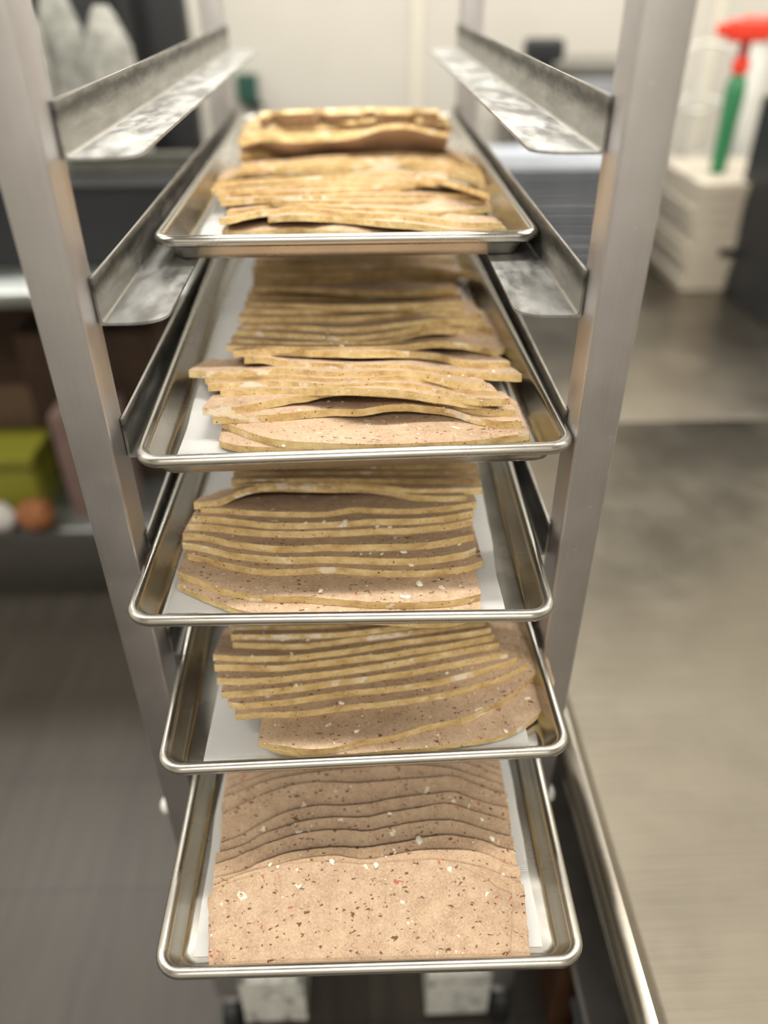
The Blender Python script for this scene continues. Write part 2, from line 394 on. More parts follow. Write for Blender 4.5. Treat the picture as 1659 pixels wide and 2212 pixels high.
# ------------------------------------------------------------------ the slices
# each entry: the picture path of the visible long edge, traced once and laid out in depth by stacking
# the slices on one another; lifts (picture x, mm, width) make the gaps under the wavy ones
T1 = [
 ([(481,512),(527,512),(570,511),(603,508),(640,505),(680,508),(740,513),(820,518),(885,522),(1000,528),(1060,530)], []),
 ([(579,481),(635,478),(679,479),(722,481),(780,486),(825,491),(890,496),(944,504),(988,509),(1093,507)], [(640,12,60),(850,9,90)]),
 ([(475,486),(494,485),(527,476),(559,470),(592,466),(635,461),(679,464),(722,468),(765,472),(803,475),(847,475),(890,480),(934,485),(966,490),(999,494),(1083,495)], []),
 ([(492,469),(548,462),(592,455),(679,456),(760,460),(847,463),(890,467),(944,471),(977,467),(1020,463),(1062,458)], [(1040,4,40)]),
 ([(487,452),(540,449),(640,447),(760,446),(900,446),(1050,445)], []),
 ([(476,446),(544,441),(614,439),(700,435),(760,433),(890,432),(1032,431)], []),
 ([(472,435),(540,428),(620,425),(700,423),(780,420),(890,417),(975,414)], []),
 ([(466,424),(560,416),(660,410),(760,408),(860,407),(975,408)], []),
 ([(457,420),(500,410),(600,404),(700,400),(760,398),(860,398),(950,404)], []),
 ([(462,408),(540,400),(640,395),(760,388),(860,384),(940,396),(1000,412),(1057,432)], []),
 ([(470,398),(560,390),(660,383),(760,378),(880,372),(960,384),(1020,400),(1055,418)], []),
 ([(505,384),(600,378),(700,370),(800,365),(900,362),(980,375),(1048,402)], []),
 ([(518,376),(620,366),(720,358),(820,352),(920,353),(1000,368),(1045,390)], []),
 ([(522,366),(640,355),(740,347),(840,341),(940,346),(1010,362),(1040,380)], []),
 ([(520,352),(600,343),(700,332),(800,324),(900,322),(960,334),(1030,370)], []),
 ([(518,343),(600,332),(700,325),(800,318),(900,315),(968,332)], []),
 ([(518,318),(560,306),(620,308),(700,305),(760,300),(830,280),(880,278),(940,292),(970,298)], [(600,10,60),(860,24,90)]),
 ([(514,308),(600,298),(700,295),(780,288),(850,272),(920,276),(972,290)], []),
 ([(520,296),(620,286),(720,280),(840,268),(940,272),(974,282)], []),
 ([(525,284),(640,275),(740,270),(860,262),(970,272)], []),
 ([(530,275),(640,266),(760,260),(880,256),(968,264)], []),
 ([(545,265),(660,257),(780,251),(900,250),(960,256)], []),
 ([(560,256),(700,248),(840,246),(950,249)], []),
 ([(562,249),(700,243),(840,241),(948,244)], []),
]
T2 = [
 ([(475,966),(491,972),(505,975),(600,982),(800,985),(1000,980),(1144,960)], []),
 ([(481,925),(500,933),(529,944),(561,956),(592,964),(635,969),(693,972),(800,975),(900,973),(1020,967),(1142,950)], []),
 ([(461,916),(525,914),(597,910),(669,903),(717,899),(780,899),(800,896),(832,891),(868,889),(905,891),(953,896),(989,904),(1025,916),(1073,925),(1126,926)], [(850,9,110)]),
 ([(438,898),(476,896),(513,895),(561,886),(597,879),(633,872),(669,867),(706,858),(742,855),(778,856),(803,857),(832,859),(900,866),(929,872),(977,881),(1013,893),(1049,899),(1112,901)], [(770,13,110)]),
 ([(476,860),(513,858),(573,855),(621,855),(669,855),(760,854),(850,858),(950,872),(1040,884),(1102,876)], []),
 ([(449,846),(473,844),(500,843),(549,840),(597,839),(645,841),(693,846),(741,846),(780,845),(820,843),(856,843),(905,848),(953,860),(989,869),(1025,876),(1083,877)], []),
 ([(443,831),(488,830),(549,826),(597,825),(645,828),(693,833),(741,834),(790,831),(830,829),(856,829),(905,833),(941,839),(977,850),(1013,858),(1073,861)], []),
 ([(409,815),(440,817),(500,816),(549,814),(597,811),(645,813),(693,817),(741,819),(800,817),(850,816),(905,820),(941,828),(977,838),(1013,842),(1049,842)], []),
 ([(528,786),(560,785),(597,791),(633,797),(693,799),(780,804),(832,803),(880,804),(929,811),(953,815),(989,817),(1025,819),(1073,823),(1127,825)], [(550,10,50)]),
 ([(503,773),(549,769),(621,769),(693,772),(780,774),(832,773),(905,775),(941,779),(977,788),(1013,796),(1049,799),(1101,797)], [(760,9,200)]),
 ([(489,760),(560,762),(693,764),(780,764),(856,761),(893,757),(929,752),(965,752),(1001,755),(1037,762),(1073,769),(1101,759)], [(970,13,80)]),
 ([(500,745),(600,752),(760,752),(796,752),(832,749),(868,737),(905,726),(941,722),(977,723),(1013,727),(1049,734),(1078,734)], [(950,9,80)]),
 ([(510,727),(640,735),(760,741),(850,730),(930,712),(1000,712),(1065,722)], []),
 ([(522,715),(620,716),(760,722),(860,712),(940,702),(1050,705)], []),
 ([(515,698),(573,699),(645,698),(780,695),(832,690),(885,685),(950,688),(1040,690)], [(600,3,90)]),
 ([(527,680),(620,682),(760,678),(900,676),(1000,676)], []),
 ([(529,665),(600,668),(700,672),(800,672),(900,668),(1000,664)], []),
 ([(535,650),(650,652),(780,652),(900,648),(998,648)], []),
 ([(545,632),(640,632),(780,640),(900,640),(985,632)], [(740,9,160)]),
 ([(548,618),(700,615),(850,612),(990,612)], []),
 ([(548,603),(700,600),(850,598),(1000,598)], []),
 ([(545,588),(700,585),(850,582),(1020,602)], []),
 ([(550,572),(700,570),(850,568),(980,572)], []),
]
T3 = [
 ([(386,1275),(405,1284),(435,1298),(474,1314),(518,1330),(600,1342),(800,1350),(1000,1348),(1040,1335)], []),
 ([(387,1248),(398,1253),(435,1266),(478,1284),(518,1293),(554,1300),(609,1302),(652,1302),(710,1307),(775,1312),(840,1315),(884,1316),(927,1314),(970,1311),(1014,1303),(1038,1297)], []),
 ([(406,1210),(435,1215),(468,1225),(500,1232),(533,1239),(565,1243),(630,1244),(695,1239),(753,1241),(797,1245),(840,1247),(884,1247),(927,1246),(970,1241),(1014,1235),(1042,1225)], []),
 ([(395,1187),(424,1190),(468,1200),(500,1208),(544,1213),(609,1218),(652,1218),(715,1217),(753,1218),(818,1221),(884,1221),(927,1219),(970,1213),(1014,1203),(1027,1197)], []),
 ([(396,1167),(424,1168),(457,1173),(489,1181),(533,1188),(587,1194),(652,1194),(710,1191),(743,1192),(797,1191),(862,1190),(905,1188),(949,1183),(992,1175),(1022,1168)], []),
 ([(407,1147),(457,1149),(511,1156),(565,1161),(630,1163),(695,1162),(730,1161),(753,1160),(818,1156),(884,1155),(927,1151),(970,1146),(1020,1136)], []),
 ([(416,1130),(468,1132),(522,1138),(576,1144),(652,1145),(730,1142),(753,1141),(797,1137),(862,1136),(927,1133),(970,1128),(1023,1118)], []),
 ([(434,1113),(478,1113),(533,1117),(587,1120),(652,1121),(717,1119),(736,1115),(764,1111),(818,1113),(884,1114),(949,1110),(992,1105),(1030,1098)], []),
 ([(419,1101),(446,1098),(474,1094),(511,1077),(544,1066),(587,1062),(652,1063),(710,1064),(775,1064),(818,1067),(851,1072),(884,1082),(927,1086),(1007,1086)], [(560,14,60),(690,16,110)]),
 ([(505,1062),(600,1058),(760,1058),(830,1062),(884,1070),(949,1070),(1042,1068)], []),
 ([(500,1050),(700,1048),(880,1050),(1035,1048)], []),
 ([(505,1036),(700,1033),(880,1032),(1035,1032)], []),
 ([(505,1020),(700,1018),(880,1018),(1030,1016)], []),
]
T4 = [
 ([(562,1613),(604,1629),(652,1636),(740,1640),(820,1634),(926,1624),(1008,1612),(1079,1600),(1114,1586),(1137,1572),(1161,1553),(1180,1525),(1196,1485)], []),
 ([(560,1612),(581,1618),(616,1624),(652,1629),(699,1629),(746,1621),(781,1610),(820,1606),(867,1596),(914,1580),(961,1571),(1008,1560),(1055,1539),(1090,1520),(1126,1492),(1149,1470),(1178,1443)], []),
 ([(510,1557),(558,1552),(628,1550),(675,1546),(722,1539),(769,1533),(825,1529),(890,1520),(949,1510),(1008,1495),(1067,1479),(1102,1465),(1138,1444)], []),
 ([(494,1528),(522,1533),(558,1530),(616,1525),(675,1516),(746,1506),(830,1498),(890,1490),(949,1481),(1008,1466),(1055,1453),(1118,1433)], []),
 ([(480,1509),(534,1506),(593,1501),(652,1494),(722,1483),(793,1475),(820,1471),(890,1461),(961,1447),(1032,1433),(1096,1421)], []),
 ([(469,1479),(534,1480),(605,1476),(675,1468),(746,1459),(825,1447),(890,1436),(961,1422),(1008,1414),(1079,1402)], []),
 ([(465,1450),(534,1451),(605,1452),(663,1446),(722,1439),(793,1430),(820,1428),(890,1416),(961,1406),(1020,1395),(1069,1385)], []),
 ([(461,1428),(511,1432),(581,1432),(640,1430),(699,1423),(769,1414),(820,1405),(890,1395),(961,1386),(1032,1376),(1060,1370)], []),
 ([(505,1402),(581,1405),(640,1406),(699,1401),(769,1391),(820,1385),(890,1376),(990,1362),(1050,1355)], []),
 ([(500,1385),(620,1385),(740,1380),(850,1367),(1000,1350)], []),
 ([(500,1365),(700,1362),(1000,1335)], []),
 ([(498,1345),(700,1342),(1000,1318)], []),
]
T5 = [  # rear edges, from the back of the pan to the front
 ([(492,1655),(600,1622),(760,1602),(900,1596),(1010,1618),(1078,1642)], []),
 ([(492,1672),(600,1638),(760,1615),(900,1608),(1010,1630),(1080,1655)], []),
 ([(490,1690),(600,1650),(760,1628),(900,1620),(1010,1640),(1082,1668)], []),
 ([(486,1710),(530,1692),(600,1668),(760,1645),(900,1638),(1000,1650),(1085,1682)], []),
 ([(484,1725),(527,1708),(570,1692),(640,1676),(760,1662),(900,1655),(980,1664),(1030,1680),(1088,1698)], []),
 ([(481,1762),(527,1738),(570,1718),(624,1700),(679,1691),(744,1693),(790,1692),(857,1686),(924,1682),(980,1679),(1013,1691),(1058,1708),(1094,1717)], []),
 ([(478,1823),(516,1809),(570,1779),(624,1755),(690,1742),(744,1742),(790,1738),(857,1726),(924,1718),(980,1714),(1024,1729),(1069,1742),(1098,1747)], []),
 ([(469,1843),(500,1836),(527,1827),(570,1803),(614,1788),(657,1775),(722,1767),(790,1767),(835,1758),(901,1747),(968,1738),(1013,1751),(1058,1764),(1096,1775)], []),
 ([(464,1868),(505,1854),(538,1840),(592,1818),(635,1805),(690,1795),(744,1793),(790,1796),(835,1788),(879,1780),(946,1772),(984,1774),(1024,1785),(1058,1796),(1089,1805),(1107,1808)], []),
 ([(463,1898),(527,1881),(570,1861),(624,1843),(668,1836),(711,1831),(765,1832),(790,1832),(835,1825),(879,1818),(919,1809),(975,1805),(1002,1809),(1046,1818),(1080,1832),(1112,1838)], []),
 ([(462,1915),(505,1896),(548,1881),(592,1871),(629,1861),(690,1851),(733,1849),(761,1854),(790,1857),(846,1848),(901,1838),(968,1836),(1013,1838),(1058,1850),(1089,1865),(1120,1874)], []),
 ([(461,1926),(494,1907),(530,1893),(570,1880),(600,1871),(624,1866),(660,1862),(711,1860),(744,1862),(790,1867),(835,1862),(900,1857),(968,1860),(1000,1866),(1046,1876),(1089,1893),(1129,1911)], []),
 ([(451,1942),(460,1931),(494,1914),(527,1904),(570,1885),(603,1877),(646,1870),(700,1867),(744,1870),(790,1873),(835,1869),(890,1866),(946,1863),(980,1871),(1013,1887),(1046,1905),(1080,1928),(1104,1937)], []),
]
T5FRONT = [(453,2068),(470,2088),(600,2087),(800,2082),(1000,2077),(1082,2073),(1102,2050)]
ORD = ['first', 'second', 'third', 'fourth', 'fifth', 'sixth', 'seventh', 'eighth', 'ninth', 'tenth', 'eleventh', 'twelfth', 'thirteenth', 'fourteenth', 'fifteenth', 'sixteenth', 'seventeenth', 'eighteenth', 'nineteenth', 'twentieth', 'twenty-first', 'twenty-second', 'twenty-third', 'twenty-fourth']
def smoothpath(pts, n):
    p = np.array(pts, float); d = np.r_[0, np.cumsum(np.hypot(*np.diff(p, axis=0).T))]
    s = np.linspace(0, d[-1], n); out = np.empty((n, 2))
    for c in range(2):   # monotone-ish cubic (catmull with limited tangents)
        m_ = np.gradient(p[:, c], d); idx = np.clip(np.searchsorted(d, s, side='right')-1, 0, len(d)-2)
        h_ = d[idx+1]-d[idx]; t_ = (s-d[idx])/h_
        out[:, c] = (2*t_**3-3*t_**2+1)*p[idx, c]+(t_**3-2*t_**2+t_)*h_*m_[idx]+(-2*t_**3+3*t_**2)*p[idx+1, c]+(t_**3-t_**2)*h_*m_[idx+1]
    return out
bvh_src = []
def build_tray(ti, data, L, T, hcap, back=False, dome=None, start=0.0, gap=.0003, sag=0, hmin=None):
    z0 = panz[ti]+.0024+.0024
    prev = None; n = 96
    for si, (pts, lifts) in enumerate(data):
        pp = smoothpath(pts, n)
        # the camera ray of every point, and the height it has to lie at
        dirs = [ray(*q) for q in pp]
        h = np.full(n, start); pos = None
        for it in range(6):
            P3 = [EYE+d*((z0+hh-CZ)/d.z) for d, hh in zip(dirs, h)]
            xs = np.array([q.x for q in P3]); ys = np.array([q.y for q in P3])
            if prev is None: hn = np.full(n, start)
            else:
                px_, py_, phh, th = prev
                o_ = np.argsort(px_)
                yp = np.interp(xs, px_[o_], py_[o_]); hp = np.interp(xs, px_[o_], phh[o_])
                dy = (ys-yp)*(-1 if back else 1)
                hn = hp+T/math.cos(th)+gap-np.maximum(dy, 0)*math.tan(th)
            lf = np.zeros(n)
            for lx, mm, w in lifts: lf += mm*.001*np.exp(-((pp[:, 0]-lx)/w)**2)
            if dome is not None and prev is None: lf += dome*np.exp(-((pp[:, 0]-790)/210)**4)
            hn = np.clip(hn, hmin(si) if hmin else 0, hcap)+lf
            h = .5*h+.5*hn if it else hn
        k = np.ones(7)/7; h = np.convolve(np.pad(h, 3, mode='edge'), k, 'valid')
        P3 = [EYE+d*((z0+hh-CZ)/d.z) for d, hh in zip(dirs, h)]
        Ls = L*(1+random.uniform(-.05, .05))
        th = math.asin(min(.8, max(0, float(np.median(h)))/Ls))
        sg = -1 if back else 1
        xs = np.array([q.x for q in P3]); ys = np.array([q.y for q in P3])
        prev = (xs, ys, h, th)
        other = None
        if back and si == len(data)-1:
            fp = smoothpath(T5FRONT, n); other = [EYE+(d_:=ray(*q))*((z0+.0088-CZ)/d_.z) for q in fp]
            th = math.asin(min(.8, .02/.11))
        # mesh
        bm = bmesh.new(); mrows = 14; nv = Vector((0, sg*math.sin(th), math.cos(th)))
        cx, cy = float(xs.mean()), float(ys.mean()); seed = ti*31+si*7.3
        top, bot = [], []
        for j in range(mrows+1):
            v = j/mrows; tr, br = [], []
            for i in range(n):
                u = i/(n-1); p = P3[i].copy()
                if other is not None: q = p.lerp(other[i], v)
                else:
                    # far corners rounded off
                    e = min(u, 1-u)*(xs.max()-xs.min()); rc = .018
                    cut = (rc-math.sqrt(max(0, rc*rc-max(0, rc-e)**2))) if e < rc else 0
                    d_ = v*(Ls-cut)
                    q = p+Vector((0, sg*math.cos(th), -math.sin(th)))*d_
                    # the wave dies down towards the far edge
                    flat = z0+max(0, float(np.median(h)))-math.sin(th)*d_
                    q.z = q.z*(1-v**2)+flat*v**2 if q.z > flat else q.z
                q.z -= sag*(1-math.exp(-v*7))
                q.z = max(q.z, z0+.0002)
                ed = min(v, (1-v))*Ls; ed2 = min(u, 1-u)*.3
                jag = math.exp(-(ed/.003)**2)
                q.y += sg*jag*(.0007*noise.noise((q.x*260, seed, v*2))+.0006*noise.noise((q.x*900, seed, 5)))
                q.x += math.exp(-(ed2/.003)**2)*.0012*noise.noise((q.y*200, seed, 9))
                zz = .0004*noise.noise((q.x*50, q.y*50, seed))
                q.z += zz
                rnd_ = .0009*math.exp(-(ed/.0012)**2)
                tpt = q+nv*(T-rnd_*.5)
                tpt.z += .0003*noise.noise((q.x*300, q.y*300, seed+4))
                tr.append(bm.verts.new((tpt.x-cx, tpt.y-cy, tpt.z-z0))); br.append(bm.verts.new((q.x-cx, q.y-cy, q.z-z0)))
            top.append(tr); bot.append(br)
        for j in range(mrows):
            for i in range(n-1):
                bm.faces.new((top[j][i], top[j][i+1], top[j+1][i+1], top[j+1][i]))
                bm.faces.new((bot[j][i], bot[j+1][i], bot[j+1][i+1], bot[j][i+1]))
        def side(a, b_, c, d_):
            f = bm.faces.new((a, b_, c, d_)); f.material_index = 1
        for j in (0, mrows):
            for i in range(n-1): side(top[j][i], bot[j][i], bot[j][i+1], top[j][i+1])
        for i in (0, n-1):
            for j in range(mrows): side(top[j][i], top[j+1][i], bot[j+1][i], bot[j][i])
        o = obj('meatloaf_slice', bm, [M['meat'], M['rind']], None, (cx, cy, z0), smooth=True)
        oi = len(data)-1-si if back else si
        adj = 'flat speckled' if max([abs(l[1]) for l in lifts]+[0]) < 5 else 'wavy arched'
        if ti == 4: adj = 'domed pinkish'
        if ti == 3: adj = 'smooth tilted'
        lab = '%s meatloaf slice on the %s pan, %s from the front rim' % (adj, TN[ti], ORD[oi])
        if ti == 4 and oi == 0: lab = 'broad brightly lit meatloaf slice lying whole at the front of the bottom pan'
        if ti == 3 and oi == 0: lab = 'meatloaf slice with its pointed right tip reaching the side of the fourth pan'
        if ti == 2 and oi == 8: lab = 'twisted meatloaf slice arching over the row at the back of the middle pan'
        tag(o, lab, 'meatloaf slice', 'meatloaf slices on the %s pan' % TN[ti])
        bvh_src.append(o)
build_tray(0, T1, .10, .0080, .082, hmin=lambda k: 0 if k < 16 else .040+.0048*(k-16))
build_tray(1, T2, .10, .0090, .078)
build_tray(2, T3, .11, .0092, .07)
build_tray(3, T4, .11, .0092, .07)
build_tray(4, T5, .085, .0080, .044, back=True, dome=.010, start=.010, gap=.0034, sag=.0038)

# loose crumbs of fat lying on the slices
CR = [(692,1277,2),(905,1262,3.2),(870,1290,2.2),(872,1193,2.6),(825,1197,1.6),(800,1196,1.2),(745,1127,2.4),(745,1135,2),(815,1137,2.2),(842,1139,1.8),(992,1176,1.8),(888,1221,2.4),(735,1322,1.4),(780,1197,1.2),(660,1130,1.6),(700,1127,1.6),
 (646,1798,2.4),(668,1796,1.4),(905,1815,3.4),(717,1862,2.4),(812,1869,2.2),(842,1757,1.8),(1040,1770,1.8),(1062,1812,2.6),(850,1835,1.4),(584,1868,1.6),(600,1873,1.4),(853,1842,1.4),
 (612,963,1.8),(710,867,1.2),(740,868,1.2),(958,881,1.2),(1066,803,1.6),(1145,880,1.2),(970,813,1.4),(1001,812,1.3),
 (725,734,2.6),(700,730,2.4),(716,742,1.8),(738,748,2.2),(748,740,2.2),(690,728,1.6),(660,731,1.8),(708,720,1.6),
 (610,1382,2.4),(665,1383,1.6),(630,1413,1.6),(545,1418,1.6),(737,1519,2.2),(640,1480,1.8),(1092,1580,2),(965,1454,1.6),(770,1580,2),(490,1536,2)]
deps = bpy.context.evaluated_depsgraph_get()
vs, fs = [], []
for o in bvh_src:
    off = len(vs); vs += [o.matrix_world @ v.co if False else v.co+o.location for v in o.data.vertices]; fs += [[i+off for i in p.vertices] for p in o.data.polygons]
tree = BVHTree.FromPolygons(vs, fs)
for ti in range(5):
    bm = bmesh.new(); cnt = 0
    extra = []
    rr = random.Random(ti+3)
    rng = [(470, 300, 1040, 500, 20), (450, 740, 1100, 960, 50), (400, 1080, 1030, 1330, 60), (480, 1380, 1150, 1620, 60), (470, 1700, 1100, 2080, 30)][ti]
    for k in range(rng[4]): extra.append((rr.uniform(rng[0], rng[2]), rr.uniform(rng[1], rng[3]), rr.uniform(.35, .8)))
    for x, y, s in [c for c in CR if (2 if c[1] > 1030 and c[1] < 1350 else 3 if 1350 < c[1] < 1640 else 4 if c[1] >= 1640 else 1) == ti]+extra:
        hit = tree.ray_cast(EYE, ray(x, y).normalized())
        if hit[0] is None or hit[1].dot(ray(x, y)) > 0 and False: continue
        c = hit[0]; s *= .00125
        r = bmesh.ops.create_icosphere(bm, subdivisions=2, radius=1)
        q = Matrix.Rotation(rr.uniform(0, 6), 3, 'Z')
        for v in r['verts']:
            w = v.co.copy(); w *= 1+.5*noise.noise(w*1.6+Vector((x, y, 0)))
            w = Vector((round(w.x*2.4)/2.4*.5+w.x*.5, w.y, w.z))
            v.co = c+q @ Vector((w.x*s*1.4, w.y*s*.9, w.z*s*.45))+Vector((0, 0, s*.2))
    o = obj('fat_crumbs', bm, M['fat'], None, smooth='all')
    tag(o, 'tiny white fat crumbs scattered over the slices of the %s pan' % TN[ti], 'crumbs', None, 'stuff')

# ------------------------------------------------------------------ steel worktop on the right
WZ = -.80
wt = thing('steel_worktop', 'large brushed steel work table to the right of the rack', 'table', (.3, 0, FLOOR))
bm = bmesh.new(); x0 = .3075-.3
zt = WZ-FLOOR
prof = [(x0+.030, zt-.012), (x0+.022, zt-.006), (x0+.014, zt+.0), (x0+.006, zt-.001), (x0-.002, zt-.007), (x0-.008, zt-.018), (x0-.010, zt-.030), (x0-.008, zt-.042), (x0+.0, zt-.052), (x0+.006, zt-.062), (x0+.006, zt-.085), (x0+.012, zt-.087), (2.3, zt-.087), (2.3, zt-.012)]
extrude_profile(bm, prof, 'y', -1.6, 1.04)
obj('top', bm, M['work'], wt, smooth=True)
for lx, ly in ((.10, -1.5), (.10, .95), (2.2, -1.5), (2.2, .95)):
    obj('leg', lathe(bmesh.new(), [(.02, 0), (.02, zt-.09)], lx, ly, 20), M['post'], wt)
obj('under_shelf', B(.06, 2.25, -1.5, 1.0, .3, .32, bev=.004), M['post'], wt)
wt2 = thing('steel_worktop', 'steel work table end standing behind the large one, carrying the tray stacks', 'table', (.3, 1.05, FLOOR))
obj('top', B(.0, 2.3, -.008, 1.75, zt-.05, zt-.0125, bev=.001, seg=1), M['work'], wt2)
for lx, ly in ((.10, .1), (.10, 1.65), (2.2, .1), (2.2, 1.65)):
    obj('leg', lathe(bmesh.new(), [(.02, 0), (.02, zt-.05)], lx, ly, 20), M['post'], wt2)
WT = WZ-.0125
# stacked pans between the posts
M['stackp'] = plain('stacked_pan_grey', (.36, .38, .42), .45, .35, .1, 20)
a = ony(1090, 560, 1.55); b_ = ony(1330, 560, 1.55)
def shallow(w, d, h, r=.03):
    bm = bmesh.new(); rings = []
    for ins, z in ((.03, 0.002), (.02, h-.004), (.012, h), (0, h), (0, h-.005), (.012, h-.006), (.026, 0)):
        rings.append([bm.verts.new(p) for p in ring(w/2-ins, d/2-ins, max(r-ins, .008), z)])
    n = len(rings[0])
    for p, q in zip(rings, rings[1:]):
        for i in range(n): bm.faces.new((p[i], p[(i+1) % n], q[(i+1) % n], q[i]))
    bm.faces.new(rings[0]); bm.faces.new(rings[-1][::-1]); return bm
st = None; nst = 13
for k in range(nst):
    if st is None: st = obj('empty_sheet_pan', shallow(.50, .40, .030), M['stackp'], None, smooth='all'); o = st
    else: o = st.copy(); C.objects.link(o)
    o.location = (.70+.006*math.sin(k*2.1), 2.15+.006*math.cos(k*1.7), WT+.002+k*.033)
    tag(o, 'bluish empty sheet pan, %s from the bottom of the blurred stack' % ORD[k], 'pan', 'stacked empty sheet pans')
# cream flat crates stack
M['cream'] = plain('cream_plastic', (.50, .45, .37), .5, 0, .08, 12)
def crate_bm(w, d, h):
    bm = bmesh.new(); box(bm, -w/2, w/2, -d/2, d/2, 0, h*.86, bev=.008); box(bm, -w/2-.008, w/2+.008, -d/2-.008, d/2+.008, h*.86, h*.97, bev=.004); return bm
cr = None
base_ = ony(1500, 615, 1.98)
for k in range(9):
    w_ = .27 if k < 5 else .26-.0*(k-5)
    if cr is None: cr = obj('plastic_tray', crate_bm(.31, .42, .040), M['cream'], None, smooth=True); o = cr
    else: o = cr.copy(); C.objects.link(o)
    o.location = (base_.x+.11+.006*math.sin(k*1.9), 2.20+.008*math.cos(k), WT+.002+k*.0405)
    if k == 3:
        h_ = obj('handle_hole', B(-.045, .035, -.215, -.2085, .004, .032, bev=.003), M['black'], o); h_['label'] = 'dark handle opening'
    tag(o, 'cream plastic tray, %s from the bottom of the stack beside the bottle' % ORD[k], 'tray', 'stacked cream trays')
# squeeze bottle: green body, red cap
M['green'] = plain('green_plastic', srgb(48, 120, 78), .45); M['red'] = plain('red_plastic', srgb(225, 62, 40), .4); M['dred'] = plain('dark_red_plastic', srgb(150, 30, 20), .4)
M['clear'] = plain('pale_plastic', (.62, .62, .58), .4, 0, .1, 8)
tb = ony(1540, 385, 2.15); tt = ony(1568, 160, 2.15); tz = WT+.002+9*.0405
sp = thing('spray_bottle', 'green spray bottle with red trigger head on the cream trays', 'bottle', (tb.x+.01, 2.15, tz))
hh = tt.z-tz
obj('body', lathe(bmesh.new(), [(.02, 0), (.026, .006), (.029, hh*.5), (.033, hh*.8), (.03, hh*.93), (.018, hh)], 0, 0, 28), M['green'], sp, smooth=True)
obj('collar', lathe(bmesh.new(), [(.018, hh+.0005), (.026, hh+.004), (.028, hh+.035), (.02, hh+.045)], 0, 0, 28), M['red'], sp, smooth=True)
bm = bmesh.new(); tube(bm, [(0, 0, hh+.045), (.0, 0, hh+.09)], .017); obj('neck', bm, M['dred'], sp, smooth=True)
bm = bmesh.new(); box(bm, -.06, .06, -.03, .03, hh+.09, hh+.15, bev=.012, seg=3); box(bm, -.10, -.06, -.016, .016, hh+.105, hh+.14, bev=.006); obj('trigger_head', bm, M['red'], sp, smooth=True)
# red cap container further right
q = ony(1640, 60, 2.62)
jr = thing('storage_jar', 'pale plastic jar with a coral red lid beside the spray bottle', 'jar', (q.x, 2.62, WT))
hz = q.z-WT
obj('body', lathe(bmesh.new(), [(.05, 0), (.062, .01), (.062, hz-.06), (.05, hz-.03)], 0, 0, 28), M['clear'], jr, smooth=True)
obj('lid', lathe(bmesh.new(), [(.054, hz-.03), (.07, hz-.028), (.07, hz+.03), (.064, hz+.035)], 0, 0, 28), M['red'], jr, smooth=True)
# white rods / dispenser uprights behind the bottle
fr = thing('wire_stand', 'pale wire stand with hoops behind the spray bottle', 'stand', (ony(1500, 300, 2.52).x, 2.52, WT))
for dx in (-.16, -.02, .13):
    bm = bmesh.new(); tube(bm, [(dx, 0, 0), (dx, 0, .72)], .008); obj('upright', bm, M['clear'], fr, smooth=True)
for z_ in (.45, .62):
    bm = bmesh.new(); tube(bm, [(-.02+.14*math.cos(t_*math.pi/16), .01*math.sin(t_), z_+.11*math.sin(t_*math.pi/16)) for t_ in range(33)], .006); obj('hoop', bm, M['clear'], fr, smooth=True)
# black appliance on the far right
a = ony(1612, 300, 1.75)
ap = thing('black_appliance', 'tall black appliance at the right edge behind the trays', 'appliance', (0, 0, 0))
obj('cabinet', B(a.x+.16, a.x+.7, 1.65, 2.05, WT+.001, WT+.62, bev=.01), M['black'], ap)
obj('door_panel', B(a.x+.18, a.x+.68, 1.638, 1.6495, WT+.03, WT+.59, bev=.004), M['black'], ap)
# grey machine behind the pans, with black device
gz0 = ony(1290, 330, 2.45); gz1 = ony(1290, 135, 2.45)
M['gmach'] = plain('grey_enamel', (.13, .125, .11), .4, .2)
ma = thing('grey_machine', 'low dark grey machine behind the stacked sheet pans', 'machine', (ony(1255, 200, 2.45).x, 2.45, WT))
obj('body', B(-.25, .28, -.02, .30, .001, gz1.z-WT, bev=.015, seg=3), M['gmach'], ma)
obj('front_panel', B(-.22, .24, -.027, -.0205, .05, gz1.z-WT-.05, bev=.002), M['stackp'], ma)
q = ony(1180, 120, 2.35)
bs = thing('black_scale', 'small black device standing left of the grey machine', 'device', (q.x, 2.35, WT))
obj('stem', B(-.03, .03, .0, .05, .001, q.z-WT-.02, bev=.006), M['black'], bs)
obj('head', B(-.07, .06, -.02, .07, q.z-WT-.02, q.z-WT+.05, bev=.02, seg=3), M['black'], bs)

# ------------------------------------------------------------------ bench on the left
Yb = 1.25
ztop = ony(20, 632, Yb).z; zsh = ony(100, 1152, Yb).z; xr = ony(215, 1160, Yb).x
M['benchm'] = metal('bench_steel', (.38, .40, .39), .34, .46, (2, 60, 60), .03, .15, 5)
be = thing('steel_bench', 'steel bench with a lower shelf on the left behind the rack', 'bench', (0, 0, FLOOR))
xr2 = -.40
bm = bmesh.new(); zz = ztop-FLOOR
extrude_profile(bm, [(Yb+.6, zz), (Yb+.012, zz+.002), (Yb+.003, zz-.004), (Yb, zz-.014), (Yb+.003, zz-.04), (Yb+.012, zz-.045), (Yb+.6, zz-.045)], 'x', -2.3, xr2); obj('top', bm, M['benchm'], be, smooth=True)
bm = bmesh.new(); zs = zsh-FLOOR
extrude_profile(bm, [(Yb+.55, zs+.01), (Yb+.012, zs+.012), (Yb+.002, zs+.006), (Yb, zs-.012), (Yb+.006, zs-.03), (Yb+.016, zs-.033), (Yb+.55, zs-.03)], 'x', -2.3, xr2); obj('shelf', bm, M['benchm'], be, smooth=True)
